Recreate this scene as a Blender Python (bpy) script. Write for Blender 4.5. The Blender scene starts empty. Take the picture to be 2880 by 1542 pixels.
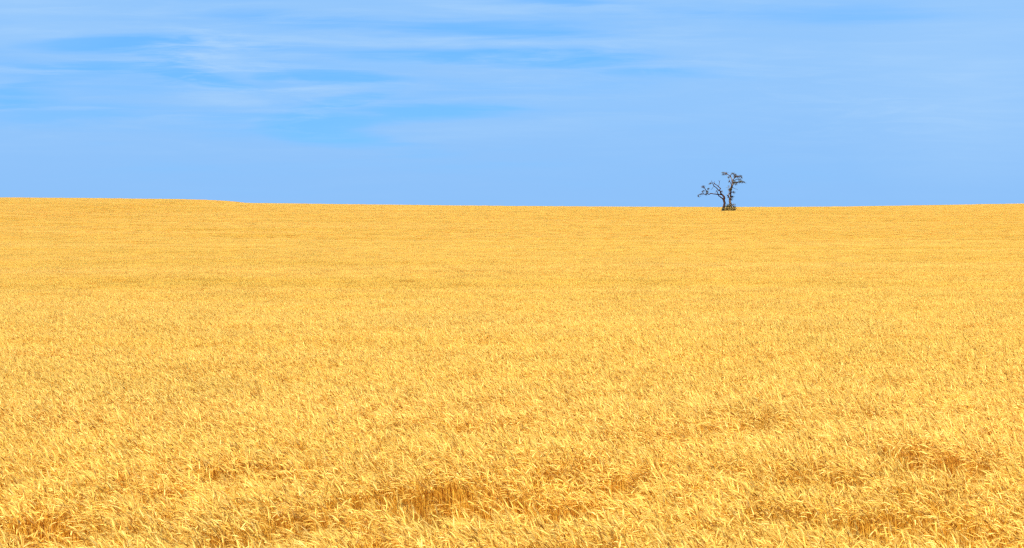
import bpy, math, random
import numpy as np
from mathutils import Vector, Matrix

S = bpy.context.scene
COL = S.collection
R = math.radians

# ------------------------------------------------------------------ camera
F_PX, W_PX, H_PX = 4000.0, 2880.0, 1542.0          # focal length in photo pixels
EYE_ROW = 680.0                                    # photo row of true eye level
CAM_H = 2.85
PITCH = math.atan((H_PX / 2 - EYE_ROW) / F_PX)
cam_d = bpy.data.cameras.new('camera')
cam_d.sensor_width = 36.0
cam_d.lens = F_PX / W_PX * 36.0
cam_d.clip_start, cam_d.clip_end = 0.1, 20000.0
cam_d.dof.use_dof = True
cam_d.dof.focus_distance = 40.0
cam_d.dof.aperture_fstop = 8.0
cam = bpy.data.objects.new('camera', cam_d)
COL.objects.link(cam)
cam.location = (0, 0, CAM_H)
cam.rotation_euler = (math.pi / 2 - PITCH, 0, 0)
S.camera = cam

def ray(px, py):
    """world direction (scaled to y = 1) through a photo pixel"""
    a, b = (px - W_PX / 2) / F_PX, (H_PX / 2 - py) / F_PX
    y = math.cos(PITCH) + b * math.sin(PITCH)
    z = -math.sin(PITCH) + b * math.cos(PITCH)
    return a / y, z / y

def at(px, py, dist):
    x, z = ray(px, py)
    return Vector((x * dist, dist, CAM_H + z * dist))

# ------------------------------------------------------------------ world, sun, exposure
S.view_settings.view_transform = 'Standard'
S.view_settings.look = 'None'
S.view_settings.exposure = 1.36
S.view_settings.gamma = 1.0
SUN_EL, SUN_AZ = R(56), math.atan2(-0.62, -0.55)   # high, from the left behind the camera
SKY_STRENGTH = 0.1

class NT:
    """small helper for writing node trees"""
    def __init__(s, tree): s.t = tree
    def n(s, kind, **kw):
        nd = s.t.nodes.new(kind)
        for k, v in kw.items(): setattr(nd, k, v)
        return nd
    def put(s, sock, v):
        if v is None: return
        if isinstance(v, bpy.types.NodeSocket): s.t.links.new(v, sock)
        else: sock.default_value = v
    def math(s, op, a, b=None, c=None, clamp=False):
        nd = s.n('ShaderNodeMath', operation=op, use_clamp=clamp)
        for i, v in enumerate((a, b, c)): s.put(nd.inputs[i], v)
        return nd.outputs[0]
    def mix(s, f, a, b, blend='MIX'):
        nd = s.n('ShaderNodeMix', data_type='RGBA', blend_type=blend)
        s.put(nd.inputs[0], f); s.put(nd.inputs[6], a); s.put(nd.inputs[7], b)
        return nd.outputs[2]
    def noise(s, vec, scale, detail=4, rough=0.5, dist=0.0):
        nd = s.n('ShaderNodeTexNoise')
        s.put(nd.inputs['Vector'], vec)
        nd.inputs['Scale'].default_value = scale; nd.inputs['Detail'].default_value = detail
        nd.inputs['Roughness'].default_value = rough; nd.inputs['Distortion'].default_value = dist
        return nd
    def remap(s, v, a, b, c=0.0, d=1.0, smooth=False):
        nd = s.n('ShaderNodeMapRange', interpolation_type='SMOOTHSTEP' if smooth else 'LINEAR')
        s.put(nd.inputs[0], v)
        for i, q in enumerate((a, b, c, d)): nd.inputs[1 + i].default_value = q
        return nd.outputs[0]

w = bpy.data.worlds.new('World')
S.world = w
w.use_nodes = True
w.node_tree.nodes.clear()
k = NT(w.node_tree)
sky = k.n('ShaderNodeTexSky', sky_type='NISHITA')
sky.sun_disc = False
sky.sun_elevation = SUN_EL
sky.sun_rotation = SUN_AZ
sky.altitude = 200; sky.air_density = 1.0; sky.dust_density = 0.3; sky.ozone_density = 2.0
tc = k.n('ShaderNodeTexCoord')
sep = k.n('ShaderNodeSeparateXYZ'); k.put(sep.inputs[0], tc.outputs['Generated'])
ay = k.math('MAXIMUM', k.math('ABSOLUTE', sep.outputs[1]), 0.08)
U = k.math('DIVIDE', sep.outputs[0], ay)            # azimuth tangent
V = k.math('DIVIDE', sep.outputs[2], ay)            # elevation tangent
cmb = k.n('ShaderNodeCombineXYZ'); k.put(cmb.inputs[0], U); k.put(cmb.inputs[1], V)
# wispy distortion of the cloud field, stretched along the horizon
st = k.n('ShaderNodeMapping'); st.inputs['Scale'].default_value = (4.0, 30.0, 1.0)
k.put(st.inputs[0], cmb.outputs[0])
wn = k.noise(st.outputs[0], 1.6, 6, 0.6)
wv = k.n('ShaderNodeVectorMath', operation='SUBTRACT'); k.put(wv.inputs[0], wn.outputs['Color']); wv.inputs[1].default_value = (0.5, 0.5, 0.5)
wm = k.n('ShaderNodeVectorMath', operation='MULTIPLY'); k.put(wm.inputs[0], wv.outputs[0]); wm.inputs[1].default_value = (0.036, 0.0075, 0.0)
wa = k.n('ShaderNodeVectorMath', operation='ADD'); k.put(wa.inputs[0], cmb.outputs[0]); k.put(wa.inputs[1], wm.outputs[0])
P = wa.outputs[0]
# gaps of clear blue in the thin cloud sheet: (photo x, y, half length, half height, slope, depth)
GAPS = [(650, 215, 1500, 190, 0.0, 0.42), (1300, 60, 1300, 110, 0.0, 0.2), (900, 350, 420, 90, 0.0, 0.25), (320, 124, 270, 26, -0.02, 0.95), (455, 152, 120, 24, 0.24, 0.75), (515, 171, 50, 14, 0.0, 0.7),
        (345, 186, 190, 20, 0.0, 0.85), (480, 198, 150, 18, 0.10, 0.6), (590, 226, 190, 20, 0.24, 0.65),
        (20, 272, 170, 46, 0.0, 0.6), (150, 206, 220, 30, -0.08, 0.4), (765, 217, 50, 15, 0.0, 0.65),
        (980, 222, 190, 27, 0.06, 0.9), (900, 216, 90, 14, 0.05, 0.4), (960, 285, 150, 17, -0.14, 0.8), (885, 352, 170, 44, 0.0, 0.8),
        (640, 330, 260, 16, 0.0, 0.35), (1180, 322, 320, 28, -0.05, 0.6), (1420, 306, 160, 16, 0.0, 0.3),
        (1240, 158, 280, 22, 0.0, 0.6), (1540, 163, 330, 32, 0.0, 0.9), (1860, 200, 330, 28, 0.06, 0.5),
        (1000, 398, 240, 26, 0.05, 0.5), (1180, 432, 160, 16, 0.0, 0.3), (1560, 97, 240, 18, 0.0, 0.45),
        (1600, 2, 260, 20, 0.03, 0.5), (1290, 80, 330, 34, 0.0, 0.35), (1950, 40, 700, 44, 0.0, 0.22),
        (820, 52, 300, 26, 0.06, 0.35), (2500, 40, 420, 60, 0.02, 0.3), (320, 402, 80, 9, 0.0, 0.2),
        (200, 330, 400, 60, 0.0, 0.25), (1950, 470, 900, 60, 0.0, 0.15), (900, 470, 700, 50, 0.0, 0.15)]
WISPS = [(1440, 121, 700, 16, 0.01, 0.4), (590, 118, 80, 16, 0.35, 0.45), (650, 190, 150, 34, 0.15, 0.4), (560, 85, 380, 24, 0.0, 0.25),
         (60, 60, 260, 90, 0.1, 0.4), (1000, 250, 220, 16, 0.0, 0.25), (1050, 178, 260, 16, -0.04, 0.25), (2750, 250, 400, 300, 0.0, 0.5),
         (1300, 30, 260, 22, 0.05, 0.25), (2200, 150, 420, 40, 0.05, 0.25), (1300, 365, 380, 34, 0.0, 0.2), (620, 285, 260, 26, 0.1, 0.2)]
def blot(px, py, rx, ry, slope, acc, amt):
    x, z = ray(px, py)
    m = k.n('ShaderNodeMapping', vector_type='TEXTURE')
    m.inputs['Location'].default_value = (x, z, 0)
    m.inputs['Rotation'].default_value = (0, 0, -math.atan(slope))
    m.inputs['Scale'].default_value = (rx / F_PX, ry / F_PX, 1)
    k.put(m.inputs[0], P)
    g = k.n('ShaderNodeTexGradient', gradient_type='SPHERICAL'); k.put(g.inputs[0], m.outputs[0])
    return k.math('MULTIPLY_ADD', g.outputs[1], amt, acc)
gap = 0.0
for (a, b, c, d, e, f) in GAPS: gap = blot(a, b, c * 1.15, d * 1.12, e, gap, f * 1.05)
wisp = 0.0
for (a, b, c, d, e, f) in WISPS: wisp = blot(a, b, c * 1.15, d * 1.2, e, wisp, f * 1.1)
st3 = k.n('ShaderNodeMapping'); st3.inputs['Scale'].default_value = (7.0, 95.0, 1.0); st3.inputs['Rotation'].default_value = (0, 0, 0.012)
k.put(st3.inputs[0], P)
rn = k.noise(st3.outputs[0], 1.0, 7, 0.62, 0.6)
st2 = k.n('ShaderNodeMapping'); st2.inputs['Scale'].default_value = (5.0, 55.0, 1.0)
k.put(st2.inputs[0], P)
fn = k.noise(st2.outputs[0], 1.3, 6, 0.55)
fine = k.math('MULTIPLY', k.remap(fn.outputs[0], 0.30, 0.70, -0.20, 0.25), k.remap(U, 0.0, 0.30, 1.0, 0.35))
gap = k.math('ADD', k.math('MULTIPLY', gap, k.remap(rn.outputs[0], 0.3, 0.7, 1.4, 0.55)), fine, clamp=True)
gap = k.remap(gap, 0.0, 1.0, 0.0, 1.0, smooth=True)
E = SKY_STRENGTH * 2 ** S.view_settings.exposure
def rad(r, g, b): return (r / E, g / E, b / E, 1)
tint = k.mix(1.0, sky.outputs[0], (0.30, 0.52, 0.75, 1), 'MULTIPLY')
clear = k.mix(0.75, tint, rad(0.145, 0.462, 0.985))
veil = k.mix(k.remap(V, 0.02, 0.12, 0, 1, smooth=True), rad(0.272, 0.54, 0.955), rad(0.297, 0.573, 0.978))
col = k.mix(gap, veil, clear)
streak = k.math('MULTIPLY', k.remap(rn.outputs[0], 0.46, 0.74, 0.0, 0.46, smooth=True), k.math('MULTIPLY', k.remap(V, 0.05, 0.12, 0.15, 1.0), k.remap(U, 0.05, 0.30, 1.0, 0.4)))
st4 = k.n('ShaderNodeMapping'); st4.inputs['Rotation'].default_value = (0, 0, 0.30); st4.inputs['Scale'].default_value = (14.0, 130.0, 1.0)
k.put(st4.inputs[0], P)
dn = k.noise(st4.outputs[0], 1.0, 8, 0.65, 0.8)
here = 0.0
for (a, b, c, d, e, f) in [(600, 170, 330, 130, 0.1, 1.0), (900, 300, 380, 120, 0.0, 0.45), (1850, 170, 700, 120, 0.0, 0.35), (2450, 300, 600, 200, 0.0, 0.4)]: here = blot(a, b, c, d, e, here, f)
slant = k.math('MULTIPLY', k.remap(dn.outputs[0], 0.44, 0.72, 0.0, 0.75, smooth=True), k.math('MINIMUM', k.math('MULTIPLY', here, 1.5), 1.0))
streak = k.math('ADD', streak, slant)
wisp = k.math('MAXIMUM', k.math('ADD', k.math('MULTIPLY', wisp, k.remap(rn.outputs[0], 0.3, 0.7, 0.6, 1.3)), streak), 0.0)
col = k.mix(k.math('MINIMUM', wisp, 0.9), col, rad(0.39, 0.645, 0.985))
bg = k.n('ShaderNodeBackground'); k.put(bg.inputs[0], col); bg.inputs[1].default_value = SKY_STRENGTH
wo = k.n('ShaderNodeOutputWorld'); k.put(wo.inputs[0], bg.outputs[0])

sun_d = bpy.data.lights.new('sun', 'SUN')
sun_d.energy = 4.6
sun_d.angle = R(0.53)
sun_d.color = (1.0, 0.95, 0.86)
sun = bpy.data.objects.new('sun', sun_d)
COL.objects.link(sun)
to_sun = Vector((math.sin(SUN_AZ) * math.cos(SUN_EL), math.cos(SUN_AZ) * math.cos(SUN_EL), math.sin(SUN_EL)))
sun.rotation_euler = to_sun.to_track_quat('Z', 'Y').to_euler()
sun.location = to_sun * 60

S.cycles.use_denoising = False
S.cycles.pixel_filter_type = 'BLACKMAN_HARRIS'
S.cycles.filter_width = 1.3
S.cycles.max_bounces = 6
S.cycles.diffuse_bounces = 4
S.cycles.transmission_bounces = 4
S.cycles.transparent_max_bounces = 4

# ------------------------------------------------------------------ terrain
CREST = 520.0
TREE_D = 400.0
STRAW_H = 0.80
_sk = [(-900, 553), (0, 556), (200, 557.5), (400, 559.5), (480, 560.4), (560, 561.8), (615, 564.4), (655, 567.2), (690, 570.8), (708, 571.6), (760, 572.2),
       (1000, 575.5), (1250, 578.3), (1500, 580.5), (1750, 582), (2000, 583), (2150, 583), (2300, 582), (2450, 580.5),
       (2600, 578), (2750, 575), (2880, 573), (3700, 566)]
_cx, _cz = [], []
for (px, py) in _sk:
    p = at(px, py, CREST)
    _cx.append(p.x); _cz.append(p.z - STRAW_H)
_cx, _cz = np.array(_cx), np.array(_cz)

# how far the field has climbed towards its crest, by distance: level near the camera, then a long gentle hillside
_tree = at(2047, 592, TREE_D)
_st = (_tree.z - STRAW_H) / np.interp(_tree.x, _cx, _cz)
_py = np.arange(0.0, CREST + 1.0)
_pz = np.interp(_py, [0, 75, 125, 200, 300, TREE_D, 460, CREST], [0, 0, 0.055, 0.145, _st * 0.57, _st, 0.5 * (1 + _st) + 0.015, 1.0])
_ker = np.exp(-0.5 * (np.arange(-30, 31) / 10.0) ** 2); _ker /= _ker.sum()
_sm = np.convolve(np.pad(_pz, 30, mode='reflect', reflect_type='odd'), _ker, mode='valid')
_pz = np.where(_py > CREST - 20, _pz, _sm)

def ground(x, y):
    x = np.asarray(x, float); y = np.asarray(y, float)
    z = np.interp(x, _cx, _cz) * np.interp(y, _py, _pz)
    over = np.clip(y - CREST, 0, None)
    z = z - 0.03 * over * np.clip(over / 40, 0, 1)
    z = z + 0.05 * np.sin(x * 0.11 + y * 0.05) * np.sin(y * 0.083 + 1.3) * np.clip(y / 60, 0, 1) * np.clip((380 - y) / 60, 0, 1)
    return z

def link(name, me, mats=(), parent=None):
    o = bpy.data.objects.new(name, me)
    COL.objects.link(o)
    for m in mats: o.data.materials.append(m)
    if parent: o.parent = parent
    return o

def material(name):
    m = bpy.data.materials.new(name)
    m.use_nodes = True
    m.node_tree.nodes.clear()
    return m, NT(m.node_tree)

# soil and stubble under the crop
m_soil, q = material('soil')
qc = q.n('ShaderNodeTexCoord')
n1 = q.noise(qc.outputs['Object'], 3.0, 6, 0.6)
n2 = q.noise(qc.outputs['Object'], 0.15, 3)
c = q.mix(q.remap(n1.outputs[0], 0.3, 0.7), (0.20, 0.10, 0.028, 1), (0.42, 0.235, 0.06, 1))
c = q.mix(q.remap(n2.outputs[0], 0.35, 0.65, 0, 0.4), c, (0.46, 0.28, 0.07, 1))
bs = q.n('ShaderNodeBsdfPrincipled'); q.put(bs.inputs['Base Color'], c); bs.inputs['Roughness'].default_value = 0.95
bs.inputs['Specular IOR Level'].default_value = 0.1
bp = q.n('ShaderNodeBump'); bp.inputs['Strength'].default_value = 0.6; bp.inputs['Distance'].default_value = 0.05
q.put(bp.inputs['Height'], n1.outputs[0]); q.put(bs.inputs['Normal'], bp.outputs[0])
q.put(q.n('ShaderNodeOutputMaterial').inputs[0], bs.outputs[0])

gx = np.unique(np.concatenate([np.linspace(-3500, -400, 20), np.linspace(-400, -250, 16), np.linspace(-250, 250, 251), np.linspace(250, 400, 16), np.linspace(400, 3500, 20)]))
gy = np.unique(np.concatenate([np.linspace(-300, -20, 10), np.linspace(-20, 560, 291), np.linspace(560, 700, 15), np.linspace(700, 6000, 40)]))
GX, GY = np.meshgrid(gx, gy)
GZ = ground(GX, GY)
verts = np.stack([GX.ravel(), GY.ravel(), GZ.ravel()], 1)
nx, ny = len(gx), len(gy)
i0 = (np.arange(ny - 1)[:, None] * nx + np.arange(nx - 1)[None, :]).ravel()
faces = np.stack([i0, i0 + 1, i0 + nx + 1, i0 + nx], 1)
me = bpy.data.meshes.new('ground')
me.from_pydata(verts.tolist(), [], faces.tolist())
me.polygons.foreach_set('use_smooth', [True] * len(me.polygons))
g = link('ground', me, [m_soil]); g['kind'] = 'structure'

# ------------------------------------------------------------------ wheat
m_straw, q = material('ripe_straw')
va = q.n('ShaderNodeAttribute', attribute_name='tone')
oi = q.n('ShaderNodeObjectInfo')
geo = q.n('ShaderNodeNewGeometry')
fld = q.noise(geo.outputs['Position'], 0.22, 3, 0.5)
bm_ = q.n('ShaderNodeMapping'); bm_.inputs['Scale'].default_value = (0.016, 0.08, 0.0); q.put(bm_.inputs[0], geo.outputs['Position'])
band = q.noise(bm_.outputs[0], 1.0, 4, 0.6, 0.4)
hs = q.n('ShaderNodeHueSaturation')
q.put(hs.inputs['Saturation'], q.remap(band.outputs[0], 0.3, 0.7, 1.03, 0.97))
q.put(hs.inputs['Color'], va.outputs['Color'])
q.put(hs.inputs['Value'], q.math('MULTIPLY', q.remap(oi.outputs['Random'], 0, 1, 0.95, 1.05), q.math('MULTIPLY', q.remap(fld.outputs[0], 0.3, 0.7, 0.95, 1.05), q.remap(band.outputs[0], 0.32, 0.68, 0.965, 1.03))))
df = q.n('ShaderNodeBsdfPrincipled'); q.put(df.inputs['Base Color'], hs.outputs[0])
df.inputs['Roughness'].default_value = 0.55; df.inputs['Specular IOR Level'].default_value = 0.15
tr = q.n('ShaderNodeBsdfTranslucent'); q.put(tr.inputs[0], hs.outputs[0])
mx = q.n('ShaderNodeMixShader'); mx.inputs[0].default_value = 0.41
q.put(mx.inputs[1], df.outputs[0]); q.put(mx.inputs[2], tr.outputs[0])
q.put(q.n('ShaderNodeOutputMaterial').inputs[0], mx.outputs[0])

rng = random.Random(11)
EAR_COLS = [(0.86, 0.58, 0.125), (0.88, 0.62, 0.145), (0.82, 0.525, 0.096), (0.91, 0.68, 0.21), (0.84, 0.55, 0.108)]
FAR_COLS = [(0.85, 0.578, 0.122), (0.86, 0.592, 0.128)]
EAR_DARK = [(0.46, 0.22, 0.04), (0.36, 0.17, 0.035), (0.58, 0.30, 0.05)]
STEM_COLS = [(0.84, 0.50, 0.06), (0.76, 0.41, 0.042), (0.87, 0.56, 0.08), (0.62, 0.30, 0.032)]
LEAF_COLS = [(0.86, 0.60, 0.13), (0.80, 0.52, 0.085), (0.88, 0.64, 0.16), (0.66, 0.36, 0.055)]

class Soup:
    def __init__(s): s.v, s.f, s.c, s.g = [], [], [], []
    def tube(s, pts, rad, sides, col, gid, flat=1.0, side=None):
        """a tapering tube of a few sides along pts; flat squashes one axis"""
        base = len(s.v)
        n = len(pts)
        for i, p in enumerate(pts):
            t = (pts[min(i + 1, n - 1)] - pts[max(i - 1, 0)]).normalized()
            a = (side - t * side.dot(t)).normalized() if side is not None else t.orthogonal().normalized()
            b = t.cross(a)
            for j in range(sides):
                an = 2 * math.pi * j / sides
                s.v.append(p + a * (math.cos(an) * rad[i]) + b * (math.sin(an) * rad[i] * flat)); s.c.append(col)
        for i in range(n - 1):
            for j in range(sides):
                q0 = base + i * sides + j; q1 = base + i * sides + (j + 1) % sides
                s.f.append((q0, q1, q1 + sides, q0 + sides)); s.g.append(gid)
    def ribbon(s, pts, wid, side, col, gid):
        base = len(s.v)
        for p, w_ in zip(pts, wid):
            s.v.append(p - side * w_); s.v.append(p + side * w_); s.c.extend((col, col))
        for i in range(len(pts) - 1):
            b = base + 2 * i
            s.f.append((b, b + 1, b + 3, b + 2)); s.g.append(gid)
    def tri(s, a, b, c, col, gid):
        i = len(s.v); s.v += [a, b, c]; s.c += [col] * 3; s.f.append((i, i + 1, i + 2)); s.g.append(gid)

def vary(c, amt=0.08):
    q_ = 1 + rng.uniform(-amt, amt)
    return (min(c[0] * q_, 0.95), min(c[1] * q_ * (1 + rng.uniform(-.04, .04)), 0.9), c[2] * q_, 1)

def stalk(s, bx, by, gid, lod):
    az = math.pi + rng.gauss(0.22, 0.75)            # the crop nods to the left, a little towards us
    if rng.random() < 0.10: az = rng.uniform(0, 2 * math.pi)
    d = Vector((math.cos(az), math.sin(az), 0))
    sd = Vector((-d.y, d.x, 0))
    h = rng.gauss(0.78, 0.045)
    lean0 = rng.uniform(0.0, 0.16)
    nod = rng.choice([rng.uniform(0.6, 1.2), rng.uniform(1.1, 1.9), rng.uniform(1.4, 2.3), rng.uniform(0.9, 1.6), rng.uniform(0.25, 0.8)])
    ear_l = rng.uniform(0.058, 0.090) if lod == 0 else rng.uniform(0.055, 0.078)
    # centre line: upright straw, bending over in its last third, the ear going on along the curve
    p = Vector((bx, by, 0)); ang = lean0 * 0.4
    steps = [(0.0, 0.30), (0.0, 0.24), (0.02, 0.10), (0.12, 0.06), (0.22, 0.05), (0.22, 0.05)] if lod == 0 else [(0.0, 0.5), (0.12, 0.2), (0.4, 0.1)]
    tot = sum(q_[1] for q_ in steps); kb = sum(q_[0] for q_ in steps)
    pts = [p.copy()]
    for (bw, ln) in steps:
        ang += lean0 * 0.15 + nod * 0.62 * bw / kb
        p = p + (d * math.sin(ang) + Vector((0, 0, 1)) * math.cos(ang)) * (ln / tot * h)
        pts.append(p.copy())
    scol = vary(rng.choice(STEM_COLS))
    r0 = 0.0021 if lod == 0 else 0.0026
    s.tube(pts, [r0 * (1 - 0.35 * i / len(pts)) for i in range(len(pts))], 3, scol, gid, side=sd)
    dark = rng.random() < (0.07 if lod == 0 else 0.02)
    ecol = vary(rng.choice(EAR_DARK if dark else EAR_COLS if lod == 0 else FAR_COLS), 0.10 if lod == 0 else 0.04)
    ne = 15 if lod == 0 else 4
    ep, er = [], []
    e0 = ang
    wmax = rng.uniform(0.0044, 0.0062)
    for i in range(ne + 1):
        t = i / ne
        ep.append(p.copy())
        prof = (0.35 + 0.65 * min(1, t * 5)) * (1 - 0.72 * max(0, (t - 0.6) / 0.4) ** 1.5)
        er.append(wmax * prof * ((1.18 if i % 2 else 0.78) if lod == 0 else 1.0))
        a_ = e0 + nod * 0.38 * t
        p = p + (d * math.sin(a_) + Vector((0, 0, 1)) * math.cos(a_)) * (ear_l / ne)
    roll = rng.uniform(-0.9, 0.9)
    ex = (sd * math.cos(roll) + (Vector((0, 0, 1)).cross(sd)) * math.sin(roll)).normalized()
    s.tube(ep, er, 5 if lod == 0 else 4, ecol, gid, flat=0.72, side=ex)
    acol = vary((0.87, 0.612, 0.142), 0.05)
    # awns: fine bristles standing off the ear
    na = 15 if lod == 0 else 7
    for i in range(na):
        t = rng.uniform(0.15, 1.0)
        j = min(ne - 1, int(t * ne))
        o = ep[j]; ax = (ep[j + 1] - ep[j]).normalized()
        a1 = rng.uniform(0, 2 * math.pi)
        b = ax.orthogonal().normalized(); c_ = ax.cross(b)
        off = b * math.cos(a1) + c_ * math.sin(a1)
        tip = o + ax * rng.uniform(0.04, 0.07) + off * rng.uniform(0.008, 0.028)
        w_ = (ax.cross(off)) * (0.0008 if lod == 0 else 0.0018)
        s.tri(o - w_, o + w_, tip, acol, gid)
    # dry leaves
    for i in range(rng.choice([1, 1, 2, 2]) if lod == 0 else 1):
        la = rng.uniform(0, 2 * math.pi) if rng.random() < 0.5 else az + rng.gauss(0, 0.6)
        ld = Vector((math.cos(la), math.sin(la), 0)); ls = Vector((-ld.y, ld.x, 0))
        z0 = rng.uniform(0.15, 0.56) * h
        f_ = z0 / h * 0.85
        o = pts[0].lerp(pts[2 if lod == 0 else 1], min(1, f_ / 0.66))
        n_ = 5 if lod == 0 else 3
        L = rng.uniform(0.12, 0.24); a_ = rng.uniform(0.2, 0.7); da = rng.uniform(0.9, 2.3)
        lp, lw = [], []
        for i2 in range(n_):
            t = i2 / (n_ - 1)
            lp.append(o.copy()); lw.append(0.0032 * (1 - t ** 2 * 0.85))
            aa = a_ + da * t
            o = o + (ld * math.sin(aa) + Vector((0, 0, 1)) * math.cos(aa)) * (L / n_)
        tw = (ls + Vector((0, 0, rng.uniform(-0.8, 0.8)))).normalized()
        s.ribbon(lp, lw, tw, vary(rng.choice(LEAF_COLS)), gid)

def proto(name, count, size, density, lod):
    s = Soup()
    for gid in range(count):
        n = int(size * size * density)
        hs_ = size / 2 * 1.15
        for _ in range(n):
            stalk(s, rng.uniform(-hs_, hs_), rng.uniform(-hs_, hs_), gid, lod)
    me = bpy.data.meshes.new(name)
    me.from_pydata([tuple(v) for v in s.v], [], s.f)
    ca = me.attributes.new('tone', 'FLOAT_COLOR', 'POINT')
    ca.data.foreach_set('color', np.array(s.c, dtype=np.float32).ravel())
    ga = me.attributes.new('gid', 'INT', 'FACE')
    ga.data.foreach_set('value', np.array(s.g, dtype=np.int32))
    me.materials.append(m_straw)
    return bpy.data.objects.new(name, me)

NEAR, MID, FAR = (40, 0.2), (14, 0.8), (10, 1.6)
p_near = proto('wheat_tuft', NEAR[0], NEAR[1], 680, 0)
p_mid = proto('wheat_patch', MID[0], MID[1], 620, 1)
p_far = proto('wheat_drift', FAR[0], FAR[1], 620, 1)

nrs = np.random.RandomState(5)
def vnoise(x, y, seed):
    """smooth value noise in 0..1"""
    x = np.asarray(x, float) + 1000; y = np.asarray(y, float) + 1000
    tab = np.random.RandomState(seed).rand(256, 256)
    xi, yi = np.floor(x).astype(int), np.floor(y).astype(int)
    fx, fy = x - xi, y - yi
    fx, fy = fx * fx * (3 - 2 * fx), fy * fy * (3 - 2 * fy)
    A = lambda i, j: tab[(xi + i) & 255, (yi + j) & 255]
    return (A(0, 0) * (1 - fx) + A(1, 0) * fx) * (1 - fy) + (A(0, 1) * (1 - fx) + A(1, 1) * fx) * fy

# hollows in the crop where the straw stands open: (photo x, y, half width m, half depth m, height left)
HOLLOWS = []
for (px, py, hw, hd, left) in [(1420, 1368, 0.80, 0.46, 0.52), (1200, 1362, 0.50, 0.30, 0.72), (1640, 1372, 0.50, 0.34, 0.68), (2620, 1268, 0.42, 0.40, 0.58), (2680, 1300, 0.45, 0.30, 0.70),
                               (225, 1470, 0.26, 0.28, 0.55), (1080, 1500, 0.22, 0.24, 0.50), (190, 1430, 0.30, 0.25, 0.7),
                               (2660, 1440, 0.50, 0.26, 0.66), (2810, 1470, 0.26, 0.24, 0.62), (2480, 1440, 0.3, 0.22, 0.72),
                               (2120, 1190, 0.6, 0.3, 0.80), (760, 1480, 0.3, 0.2, 0.78), (1700, 1330, 0.5, 0.25, 0.8), (480, 1360, 0.3, 0.2, 0.8),
                               (1850, 1220, 0.7, 0.35, 0.82), (950, 1430, 0.4, 0.2, 0.75), (2330, 1330, 0.4, 0.25, 0.8)]:
    x, z = ray(px, py)
    dist = (CAM_H - 0.80) / -z
    HOLLOWS.append((x * dist, dist - hd * 0.9, hw * 1.1, hd * 1.9, left))

pts_, rot_, scl_, pid_, lod_ = [], [], [], [], []
def scatter(y0, y1, step, count, lod, margin):
    nyy = int((y1 - y0) / step)
    for r in range(nyy):
        y = y0 + (r + 0.5) * step
        half = 0.36 * y + margin
        n = int(2 * half / step)
        xs = (np.arange(n) + 0.5) * step - half + nrs.uniform(-.5, .5, n) * step
        ys = np.full(n, y) + nrs.uniform(-.5, .5, n) * step
        hgt = 0.95 + 0.12 * (vnoise(xs * 0.5, ys * 0.8, 3) - 0.5) + 0.10 * (vnoise(xs * 1.7, ys * 2.1, 4) - 0.5) + 0.10 * (vnoise(xs * 0.09, ys * 0.16, 6) - 0.5)
        if lod == 0:
            g_ = vnoise(xs * 0.9, ys * 1.4, 9)
            hgt = hgt - np.clip((g_ - 0.80) / 0.2, 0, 1) * 0.08
            g2 = vnoise(xs * 2.4, ys * 2.0, 31)
            hgt = hgt - np.clip((g2 - 0.74) / 0.2, 0, 1) * 0.17 * np.clip((30 - ys) / 16, 0.25, 1)
            for (hx, hy, hw, hd, left) in HOLLOWS:
                d2 = ((xs - hx) / hw) ** 2 + ((ys - hy) / hd) ** 2
                d2 = d2 * (0.8 + 0.4 * vnoise(xs * 3.1, ys * 3.1, 21)) + 0.25 * (vnoise(xs * 6, ys * 6, 22) - 0.5)
                f_ = np.clip((1.25 - d2) * 2.2, 0, 1) * (nrs.rand(n) < 0.94)
                hgt = hgt * (1 - f_ * (1 - left))
        hgt = hgt * nrs.uniform(0.975, 1.025, n)
        zs = ground(xs, ys)
        wid = nrs.uniform(0.95, 1.08, n)
        pts_.append(np.stack([xs, ys, zs], 1))
        tx = 0.03 if lod == 0 else 0.0
        rot_.append(np.stack([nrs.uniform(-tx, tx, n), nrs.uniform(-tx, tx, n), nrs.uniform(-0.35, 0.35, n)], 1))
        scl_.append(np.stack([wid * np.where(nrs.rand(n) < 0.5, 1, 1), wid, hgt], 1))
        pid_.append(nrs.randint(0, count, n))
        lod_.append(np.full(n, lod))
scatter(5.0, 52.0, NEAR[1], NEAR[0], 0, 4.0)
scatter(52.0, 140.0, MID[1], MID[0], 1, 6.0)
scatter(140.0, 548.0, FAR[1], FAR[0], 2, 14.0)
pts_, rot_, scl_ = np.concatenate(pts_), np.concatenate(rot_), np.concatenate(scl_)
pid_, lod_ = np.concatenate(pid_), np.concatenate(lod_)
# no crop where the two trees stand (see below)
keep = ~((np.abs(pts_[:, 0] - at(2047, 592, TREE_D).x) < 2.7) & (np.abs(pts_[:, 1] - TREE_D - 0.3) < 2.2))
pts_, rot_, scl_, pid_, lod_ = pts_[keep], rot_[keep], scl_[keep], pid_[keep], lod_[keep]
me = bpy.data.meshes.new('wheat_field')
me.vertices.add(len(pts_))
me.vertices.foreach_set('co', pts_.astype(np.float32).ravel())
for nm, kind, arr in (('rot', 'FLOAT_VECTOR', rot_), ('scl', 'FLOAT_VECTOR', scl_)):
    a = me.attributes.new(nm, kind, 'POINT'); a.data.foreach_set('vector', arr.astype(np.float32).ravel())
for nm, arr in (('pid', pid_), ('lod', lod_)):
    a = me.attributes.new(nm, 'INT', 'POINT'); a.data.foreach_set('value', arr.astype(np.int32))
wheat = link('wheat_field', me, [m_straw])
wheat['kind'] = 'stuff'
wheat['label'] = 'field of ripe golden wheat with nodding ears filling the ground up to the skyline'
wheat['category'] = 'wheat'

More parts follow.
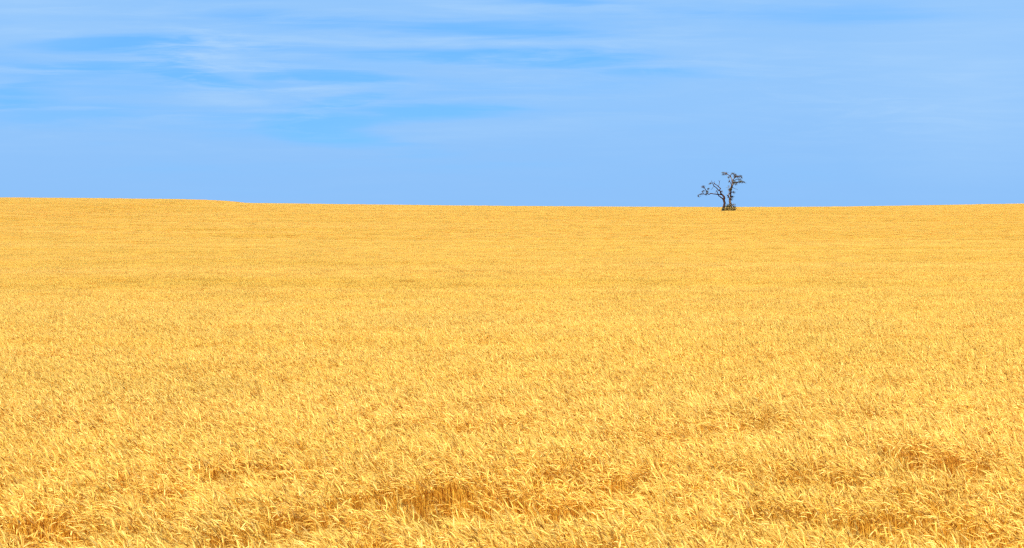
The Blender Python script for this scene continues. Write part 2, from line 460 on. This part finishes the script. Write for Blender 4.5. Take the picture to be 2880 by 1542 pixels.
gt = bpy.data.node_groups.new('sow_wheat', 'GeometryNodeTree')
gt.interface.new_socket('Geometry', in_out='INPUT', socket_type='NodeSocketGeometry')
gt.interface.new_socket('Geometry', in_out='OUTPUT', socket_type='NodeSocketGeometry')
q = NT(gt)
gi = q.n('NodeGroupInput'); go = q.n('NodeGroupOutput'); jn = q.n('GeometryNodeJoinGeometry')
def named(nm, kind):
    a = q.n('GeometryNodeInputNamedAttribute', data_type=kind); a.inputs[0].default_value = nm
    return a.outputs[0]
for lv, ob in ((0, p_near), (1, p_mid), (2, p_far)):
    src = q.n('GeometryNodeObjectInfo'); src.inputs[0].default_value = ob
    sp = q.n('GeometryNodeSplitToInstances', domain='FACE')
    q.put(sp.inputs['Geometry'], src.outputs['Geometry']); q.put(sp.inputs['Group ID'], named('gid', 'INT'))
    cp = q.n('FunctionNodeCompare', data_type='INT', operation='EQUAL')
    q.put(cp.inputs[2], named('lod', 'INT')); cp.inputs[3].default_value = lv
    ip = q.n('GeometryNodeInstanceOnPoints')
    q.put(ip.inputs['Points'], gi.outputs[0]); q.put(ip.inputs['Selection'], cp.outputs[0])
    q.put(ip.inputs['Instance'], sp.outputs[0]); ip.inputs['Pick Instance'].default_value = True
    q.put(ip.inputs['Instance Index'], named('pid', 'INT'))
    er_ = q.n('FunctionNodeEulerToRotation'); q.put(er_.inputs[0], named('rot', 'FLOAT_VECTOR'))
    q.put(ip.inputs['Rotation'], er_.outputs[0]); q.put(ip.inputs['Scale'], named('scl', 'FLOAT_VECTOR'))
    q.put(jn.inputs[0], ip.outputs[0])
q.put(go.inputs[0], jn.outputs[0])
md = wheat.modifiers.new('sow', 'NODES'); md.node_group = gt

# ------------------------------------------------------------------ the trees
def bark(name, dark, mid, pale, pale_amt):
    m, q = material(name)
    tcn = q.n('ShaderNodeTexCoord')
    mp = q.n('ShaderNodeMapping'); mp.inputs['Scale'].default_value = (7, 7, 1.3); q.put(mp.inputs[0], tcn.outputs['Object'])
    a = q.noise(mp.outputs[0], 2.0, 6, 0.6); b = q.noise(tcn.outputs['Object'], 1.1, 3)
    c = q.mix(q.remap(a.outputs[0], 0.35, 0.65), dark, mid)
    c = q.mix(q.remap(b.outputs[0], 0.60 - pale_amt, 0.70 - pale_amt, 0, 0.85), c, pale)
    p_ = q.n('ShaderNodeBsdfPrincipled'); q.put(p_.inputs['Base Color'], c); p_.inputs['Roughness'].default_value = 0.9
    p_.inputs['Specular IOR Level'].default_value = 0.2
    bm = q.n('ShaderNodeBump'); bm.inputs['Distance'].default_value = 0.03; bm.inputs['Strength'].default_value = 0.8
    q.put(bm.inputs['Height'], a.outputs[0]); q.put(p_.inputs['Normal'], bm.outputs[0])
    q.put(q.n('ShaderNodeOutputMaterial').inputs[0], p_.outputs[0])
    return m
m_red = bark('red_brown_bark', (0.022, 0.009, 0.006, 1), (0.062, 0.025, 0.014, 1), (0.13, 0.072, 0.046, 1), 0.0)
m_grey = bark('flaking_pale_bark', (0.026, 0.013, 0.008, 1), (0.07, 0.036, 0.022, 1), (0.24, 0.175, 0.125, 1), 0.08)
m_leaf, q = material('dry_leaf')
va = q.n('ShaderNodeAttribute', attribute_name='tone')
a = q.n('ShaderNodeBsdfPrincipled'); q.put(a.inputs['Base Color'], va.outputs[0]); a.inputs['Roughness'].default_value = 0.6
b = q.n('ShaderNodeBsdfTranslucent'); q.put(b.inputs[0], va.outputs[0])
mx = q.n('ShaderNodeMixShader'); mx.inputs[0].default_value = 0.25
q.put(mx.inputs[1], a.outputs[0]); q.put(mx.inputs[2], b.outputs[0])
q.put(q.n('ShaderNodeOutputMaterial').inputs[0], mx.outputs[0])

trng = random.Random(4)
ZS = 1655.0 / 180.0                                  # tracing scale: 9.194 trace units per photo pixel
K = TREE_D / 280.0
UNIT = TREE_D / F_PX / ZS                            # metres per trace unit
def tp(x, y, depth=0.0):
    p = at(1940 + x / ZS, 460 + y / ZS, TREE_D)
    return Vector((p.x, p.y + depth * K, p.z))

class Wood:
    def __init__(s): s.v, s.f = [], []
    def tube(s, pts, rads, sides=9, bumps=0.12):
        n = len(pts); base = len(s.v)
        a = None
        for i, p in enumerate(pts):
            t = (pts[min(i + 1, n - 1)] - pts[max(i - 1, 0)]).normalized()
            a = t.orthogonal().normalized() if a is None else (a - t * a.dot(t)).normalized()
            b = t.cross(a)
            for j in range(sides):
                an = 2 * math.pi * j / sides
                r = rads[i] * (1 + trng.uniform(-bumps, bumps))
                s.v.append(p + a * math.cos(an) * r + b * math.sin(an) * r)
        for i in range(n - 1):
            for j in range(sides):
                q0 = base + i * sides + j; q1 = base + i * sides + (j + 1) % sides
                s.f.append((q0, q1, q1 + sides, q0 + sides))
        s.f.append(tuple(base + (n - 1) * sides + j for j in range(sides)))
        s.f.append(tuple(base + j for j in reversed(range(sides))))
    def build(s, name, mat, parent):
        me = bpy.data.meshes.new(name)
        org = parent.matrix_basis.translation if parent else Vector()
        o_ = parent
        org = Vector()
        while o_: org += o_.location; o_ = o_.parent
        me.from_pydata([tuple(v - org) for v in s.v], [], s.f)
        me.polygons.foreach_set('use_smooth', [True] * len(me.polygons))
        return link(name, me, [mat], parent)

def refine(tr, d0, dslope):
    """traced (x, y, r) knots -> smooth, slightly knotted centre line in the world; the limb drifts in depth"""
    kn = [(tp(x, y, 0), (r * 1.08 + 1.6) * UNIT) for (x, y, r) in tr]
    pts, rads = [], []
    n = len(kn); dep = d0
    for i in range(n - 1):
        p0 = kn[max(i - 1, 0)][0]; p1 = kn[i][0]; p2 = kn[i + 1][0]; p3 = kn[min(i + 2, n - 1)][0]
        seg = 4
        for j in range(seg):
            t = j / seg
            p = 0.5 * ((2 * p1) + (p2 - p0) * t + (2 * p0 - 5 * p1 + 4 * p2 - p3) * t * t + (3 * p1 - p0 - 3 * p2 + p3) * t ** 3)
            ln = (p2 - p1).length / seg
            jit = 0.0 if (i == 0 and j == 0) else 1.0
            r = kn[i][1] * (1 - t) + kn[i + 1][1] * t
            pts.append(p + Vector((trng.uniform(-.25, .25) * r * jit, dep * K, trng.uniform(-.25, .25) * r * jit)))
            rads.append(r)
            dep += dslope * ln / K
    pts.append(kn[-1][0] + Vector((0, dep * K, 0))); rads.append(kn[-1][1])
    return pts, rads, dep

LEAF_TONES = {'olive': [(0.085, 0.085, 0.03), (0.12, 0.11, 0.045), (0.055, 0.06, 0.02), (0.16, 0.14, 0.07)],
              'grey': [(0.09, 0.085, 0.06), (0.14, 0.13, 0.10), (0.045, 0.045, 0.025), (0.20, 0.18, 0.14)],
              'dark': [(0.035, 0.04, 0.015), (0.05, 0.045, 0.02), (0.07, 0.065, 0.03)],
              'brown': [(0.075, 0.04, 0.022), (0.11, 0.06, 0.035), (0.06, 0.05, 0.025)],
              'green': [(0.045, 0.07, 0.015), (0.07, 0.095, 0.02), (0.11, 0.12, 0.03)],
              'yellow': [(0.30, 0.20, 0.03), (0.40, 0.26, 0.05), (0.16, 0.13, 0.03), (0.09, 0.08, 0.02)]}
class Leaves:
    def __init__(s): s.v, s.f, s.c = [], [], []
    def leaf(s, p, size, tone):
        d = Vector((trng.gauss(0, 1), trng.gauss(0, 1), trng.gauss(-0.4, 0.8))).normalized()
        n = d.orthogonal().normalized(); n.rotate(Matrix.Rotation(trng.uniform(0, 6.28), 3, d))
        w_ = size * trng.uniform(0.16, 0.3); L = size * trng.uniform(0.7, 1.3)
        if s.root is not None:
            b = len(s.v); s.v += [s.root, s.root + Vector((0.008, 0, 0.008)), p]; s.c += [(0.03, 0.016, 0.01, 1)] * 3; s.f.append((b, b + 1, b + 2))
        b = len(s.v)
        s.v += [p, p + d * L * 0.45 + n * w_, p + d * L - Vector((0, 0, L * 0.1)), p + d * L * 0.45 - n * w_]
        c_ = trng.choice(LEAF_TONES[tone]); q_ = trng.uniform(0.8, 1.2)
        q_ *= 1.0
        s.c += [(c_[0] * q_, c_[1] * q_, c_[2] * q_, 1)] * 4
        s.f.append((b, b + 1, b + 2, b + 3))
    def petiole(s, p): s.root = p
    def twig(s, pts, rads):
        b = len(s.v)
        for p, r in zip(pts, rads):
            for j in range(3):
                s.v.append(p + Vector((math.cos(j * 2.094) * r, math.sin(j * 2.094) * r, 0.3 * r * j))); s.c.append((0.03, 0.016, 0.01, 1))
        for i in range(len(pts) - 1):
            for j in range(3):
                q0 = b + 3 * i + j; q1 = b + 3 * i + (j + 1) % 3
                s.f.append((q0, q1, q1 + 3, q0 + 3))
    def build(s, name, parent):
        org = Vector(); o_ = parent
        while o_: org += o_.location; o_ = o_.parent
        me = bpy.data.meshes.new(name)
        me.from_pydata([tuple(v - org) for v in s.v], [], s.f)
        ca = me.attributes.new('tone', 'FLOAT_COLOR', 'POINT')
        ca.data.foreach_set('color', np.array(s.c, dtype=np.float32).ravel())
        return link(name, me, [m_leaf], parent)

def thing(name, loc, label, cat):
    e = bpy.data.objects.new(name, None)
    e.empty_display_size = 0.5
    COL.objects.link(e)
    e.location = loc
    e['label'] = label; e['category'] = cat
    return e

def clump(parent, name, x, y, rx, ry, n, tone, depth, size=0.14, stems=None, mat=None):
    """sprays of leaves on little twigs, in tufts inside an ellipsoid"""
    L = Leaves()
    c = tp(x, y, depth)
    rx *= UNIT; ry *= UNIT; rd = 0.5 * (rx + ry)
    n = int(n * 0.72) + 6
    tufts = max(3, n // 14)
    for t in range(tufts):
        while True:
            u = Vector((trng.uniform(-1, 1), trng.uniform(-1, 1), trng.uniform(-1, 1)))
            if u.length <= 1: break
        tc_ = c + Vector((u.x * rx * 1.12, u.y * rd, u.z * ry * 1.12))
        if True:
            mid_ = c.lerp(tc_, 0.5) + Vector((trng.uniform(-.05, .05), trng.uniform(-.05, .05), trng.uniform(-.08, .02)))
            L.twig([c, mid_, tc_], [0.022 * K, 0.016 * K, 0.010 * K])
        for j in range(n // tufts + 1):
            L.petiole(tc_); L.leaf(tc_ + Vector((trng.gauss(0, .13), trng.gauss(0, .13), trng.gauss(0, .09))) * K, size * K, tone)
    return L.build(name, parent)

def grow(name, label, base, trunk, limbs, clumps, twigs, mat):
    e = thing(name, base, label, 'tree')
    tw = Wood(); pts, rads, _ = refine(trunk, 0.0, 0.02)
    tw.tube(pts, rads, 11, 0.10)
    tw.build('trunk', mat, e)
    for (tr, d0, ds) in limbs:
        b = Wood(); p_, r_, _ = refine(tr, d0, ds)
        b.tube(p_, r_, 8, 0.10)
        b.build('branch', mat, e)
    fine = Wood()
    for (tr, d0, ds) in twigs:
        p_, r_, _ = refine(tr, d0, ds); fine.tube(p_, r_, 5, 0.0)
    stems_first = [c for c in clumps]
    crown = None
    todo = []
    # short bare twigs round each clump join the crown
    for (x, y, rx, ry, n, tone, dep) in clumps:
        for t in range(11):
            an = trng.uniform(0, 6.28); rr = trng.uniform(0.5, 1.25)
            a_ = tp(x, y, dep); b_ = tp(x + math.cos(an) * rx * rr, y + math.sin(an) * ry * rr, dep + trng.uniform(-.4, .4))
            mid_ = a_.lerp(b_, 0.5) + Vector((trng.uniform(-.08, .08), 0, trng.uniform(-.02, .1)))
            fine.tube([a_, mid_, b_], [0.024 * K, 0.018 * K, 0.010 * K], 4, 0.0)
    crown = fine.build('crown', mat, e)
    for (x, y, rx, ry, n, tone, dep) in clumps:
        clump(crown, 'leaf_clump', x, y, rx, ry, n, tone, dep)
    return e

gz = float(ground(at(2034, 592, TREE_D).x, TREE_D))
def base_at(x):
    p = tp(x, 1220); return Vector((p.x, p.y, gz))

foot = (CAM_H - gz)
grow('bare_tree', 'left of the two trees, reddish leaning trunk and crooked, mostly bare limbs reaching left', base_at(850),
     [(838, 1345, 36), (842, 1290, 33), (850, 1225, 30), (868, 1150, 27), (888, 1080, 25), (895, 1000, 25), (882, 930, 27), (892, 880, 22), (870, 840, 19), (835, 803, 17)],
     [([(835, 803, 17), (800, 768, 15), (786, 720, 13), (760, 690, 12), (735, 695, 10), (700, 650, 9), (660, 615, 8), (620, 590, 7), (600, 560, 6), (575, 525, 4.5), (540, 505, 3), (500, 508, 1.5)], 0.1, -0.25),
      ([(760, 690, 10), (790, 665, 9), (795, 640, 8.5), (750, 600, 8), (720, 565, 7.5), (690, 545, 7), (650, 515, 5), (610, 490, 3.5), (580, 462, 2)], 0.1, 0.35),
      ([(872, 912, 17), (820, 892, 13), (780, 862, 11), (742, 838, 10), (728, 800, 9), (705, 760, 7), (690, 735, 5), (688, 700, 2.5)], 0.0, -0.3),
      ([(838, 806, 14), (760, 806, 10), (690, 795, 10), (610, 785, 9), (550, 775, 9), (510, 795, 10), (460, 780, 9), (390, 792, 7), (330, 775, 6), (290, 800, 4), (250, 806, 3.5), (230, 840, 2.5), (240, 872, 1.5)], 0.1, 0.2),
      ([(462, 775, 9), (440, 720, 8), (410, 670, 7), (380, 620, 6), (350, 608, 4), (322, 612, 2)], 0.65, -0.3),
      ([(755, 590, 5), (770, 540, 3.5), (780, 485, 3), (800, 432, 1.2)], 0.5, 0.3)],
     [(345, 605, 38, 24, 120, 'brown', 0.5), (368, 582, 18, 12, 30, 'dark', 0.5), (490, 646, 32, 12, 60, 'dark', 0.6), (350, 716, 28, 22, 70, 'brown', 0.8),
      (455, 732, 34, 36, 150, 'olive', 0.6), (300, 790, 50, 18, 40, 'dark', 0.8), (430, 800, 30, 14, 40, 'brown', 0.7), (828, 725, 24, 40, 36, 'grey', 0.0),
      (515, 520, 34, 20, 26, 'grey', -0.3), (238, 845, 20, 34, 26, 'dark', 0.9), (690, 715, 16, 24, 16, 'brown', -0.2)],
     [([(780, 485, 2.5), (768, 450, 1.8), (762, 425, 1)], 0.6, 0.2), ([(620, 590, 3), (580, 650, 2), (550, 685, 1)], 0.0, 0.2),
      ([(600, 560, 4), (630, 537, 4), (650, 518, 4)], 0.1, 0.0), ([(580, 465, 2.5), (575, 430, 1)], 0.6, 0.1), ([(550, 520, 2.5), (520, 540, 2), (485, 550, 1)], -0.3, 0.0),
      ([(390, 790, 3), (340, 740, 3), (325, 715, 2)], 0.8, 0.0), ([(440, 720, 3), (480, 660, 2.5), (515, 640, 1.5)], 0.6, 0.0),
      ([(250, 806, 2.5), (222, 820, 2), (215, 850, 1)], 0.9, 0.0), ([(790, 720, 3), (830, 720, 2), (850, 745, 1)], 0.1, 0.0),
      ([(680, 730, 3), (660, 740, 2), (650, 755, 1)], -0.2, 0.0), ([(650, 515, 3), (640, 480, 2), (645, 455, 1)], 0.4, 0.0)], m_red)

grow('leafy_tree', 'right of the two trees, taller, pale flaking trunk with thin olive foliage at its top', base_at(1065),
     [(1085, 1345, 54), (1078, 1290, 48), (1070, 1225, 43), (1062, 1150, 35), (1060, 1080, 30), (1046, 1020, 26), (1040, 960, 26), (1050, 915, 24), (1060, 860, 18), (1055, 800, 17),
      (1060, 730, 17), (1076, 660, 17), (1092, 600, 16), (1110, 550, 15), (1116, 500, 15), (1110, 450, 13)],
     [([(1110, 450, 13), (1085, 390, 11), (1060, 340, 10), (1030, 310, 8), (990, 280, 7), (950, 255, 6), (900, 237, 4.5), (865, 235, 2.5)], 0.2, 0.2),
      ([(1042, 945, 17), (1012, 880, 14), (976, 836, 11), (958, 812, 7)], 0.0, -0.2),
      ([(985, 845, 9), (1002, 800, 8), (1010, 740, 8), (1020, 680, 8), (1045, 630, 9), (1060, 590, 9), (1064, 562, 8), (1040, 520, 6), (1016, 470, 4), (1005, 420, 2)], -0.15, -0.3),
      ([(1060, 340, 9), (1068, 292, 7), (1098, 262, 5), (1135, 255, 3)], 0.35, -0.3),
      ([(1110, 455, 11), (1140, 400, 9), (1172, 362, 9), (1222, 350, 8), (1280, 335, 6), (1345, 320, 2.5)], 0.2, -0.35),
      ([(1116, 505, 11), (1170, 490, 9), (1230, 495, 8), (1280, 480, 7), (1340, 482, 5), (1392, 472, 2.5)], 0.2, -0.2),
      ([(1140, 440, 7), (1190, 425, 5), (1240, 395, 4), (1300, 400, 3), (1352, 415, 1.5)], 0.2, 0.4),
      ([(1172, 362, 7), (1165, 310, 5), (1158, 270, 3)], -0.2, 0.2)],
     [(890, 240, 38, 18, 120, 'olive', 0.9), (962, 256, 38, 26, 130, 'brown', 0.7), (1010, 368, 30, 28, 50, 'dark', 0.4), (880, 288, 30, 16, 24, 'dark', 0.8),
      (1105, 248, 46, 16, 60, 'grey', 0.1), (1170, 288, 36, 36, 120, 'grey', -0.1), (1172, 335, 48, 34, 170, 'brown', -0.1), (1232, 345, 60, 24, 170, 'brown', -0.2),
      (1318, 326, 34, 12, 60, 'brown', -0.5), (1152, 488, 44, 40, 220, 'olive', 0.1), (1212, 490, 40, 22, 120, 'grey', 0.0), (1312, 468, 58, 26, 240, 'olive', -0.2),
      (1372, 476, 24, 14, 60, 'dark', -0.3), (1405, 497, 24, 10, 24, 'dark', -0.3), (1285, 408, 58, 16, 50, 'dark', 0.4), (1345, 370, 22, 34, 24, 'dark', 0.1), (1020, 682, 36, 46, 200, 'olive', -0.3),
      (1052, 650, 30, 34, 120, 'grey', -0.1), (1150, 755, 44, 40, 70, 'grey', 0.2), (1105, 866, 34, 24, 120, 'dark', 0.1), (1084, 930, 26, 26, 70, 'dark', 0.1),
      (1015, 790, 22, 40, 50, 'brown', -0.2), (1010, 480, 24, 44, 36, 'dark', -0.5), (1180, 540, 50, 18, 26, 'grey', 0.0), (1000, 600, 18, 40, 16, 'grey', -0.4)],
     [([(1112, 615, 4), (1160, 650, 3), (1215, 662, 2), (1250, 668, 1)], 0.1, 0.2), ([(1060, 860, 6), (1090, 868, 4), (1130, 862, 2)], 0.1, 0.0),
      ([(1058, 760, 5), (1110, 750, 4), (1160, 735, 2.5), (1195, 745, 1)], 0.1, 0.2), ([(1030, 310, 4), (1010, 350, 3), (1000, 390, 2)], 0.4, 0.0),
      ([(1280, 335, 4), (1330, 345, 3), (1352, 385, 1.5)], -0.3, 0.2), ([(1300, 400, 2.5), (1340, 385, 1)], 0.4, 0.0), ([(950, 255, 3), (900, 290, 2), (865, 300, 1)], 0.8, 0.0),
      ([(1065, 565, 5), (1080, 510, 4), (1075, 460, 3), (1062, 430, 1)], -0.2, 0.0), ([(1230, 495, 4), (1190, 545, 2), (1180, 570, 1)], 0.0, 0.0),
      ([(985, 890, 5), (975, 880, 3), (970, 860, 2)], 0.0, 0.0)], m_grey)

def shrub(name, label, base, stems, clumps, cat):
    e = thing(name, base, label, cat)
    wd = Wood()
    for (tr, d0, ds) in stems:
        p_, r_, _ = refine(tr, d0, ds); wd.tube(p_, r_, 5, 0.05)
    wd.build('stem', m_grey, e)
    L = [clump(e, 'foliage', *c_, size=0.2) for c_ in clumps]
    return e
shrub('shrub', 'low tangled green and yellowing shrub round the foot of the right tree', base_at(1010),
      [([(1000, 1340, 8), (990, 1250, 7), (960, 1120, 4)], -0.35, 0.0), ([(1010, 1340, 8), (1005, 1240, 6), (1010, 1090, 3)], -0.3, 0.0), ([(1090, 1340, 8), (1110, 1240, 6), (1125, 1060, 3)], -0.4, 0.0),
       ([(980, 1340, 7), (940, 1250, 6), (915, 1170, 3)], -0.4, 0.0), ([(1110, 1340, 7), (1140, 1240, 6), (1155, 1140, 3)], -0.3, 0.0)],
      [(965, 1110, 42, 52, 260, 'olive', -0.4), (935, 1180, 48, 42, 220, 'yellow', -0.6), (1010, 1078, 36, 36, 110, 'grey', -0.3), (1120, 1056, 44, 32, 90, 'grey', -0.4),
       (1020, 1175, 60, 44, 200, 'yellow', -0.6), (1112, 1172, 62, 40, 240, 'yellow', -0.6), (1150, 1140, 32, 34, 140, 'brown', -0.3), (1000, 1235, 110, 45, 260, 'olive', -0.7), (1120, 1225, 50, 40, 180, 'dark', -0.6)], 'shrub')
shrub('weed_tuft', 'small bright green weedy tuft at the foot of the left leaning trunk', base_at(850),
      [([(850, 1340, 5), (848, 1260, 4), (845, 1180, 2)], -0.5, 0.0), ([(860, 1340, 5), (872, 1260, 4), (880, 1190, 2)], -0.45, 0.0)],
      [(852, 1188, 24, 26, 110, 'green', -0.45), (862, 1228, 34, 36, 170, 'dark', -0.45)], 'plant')
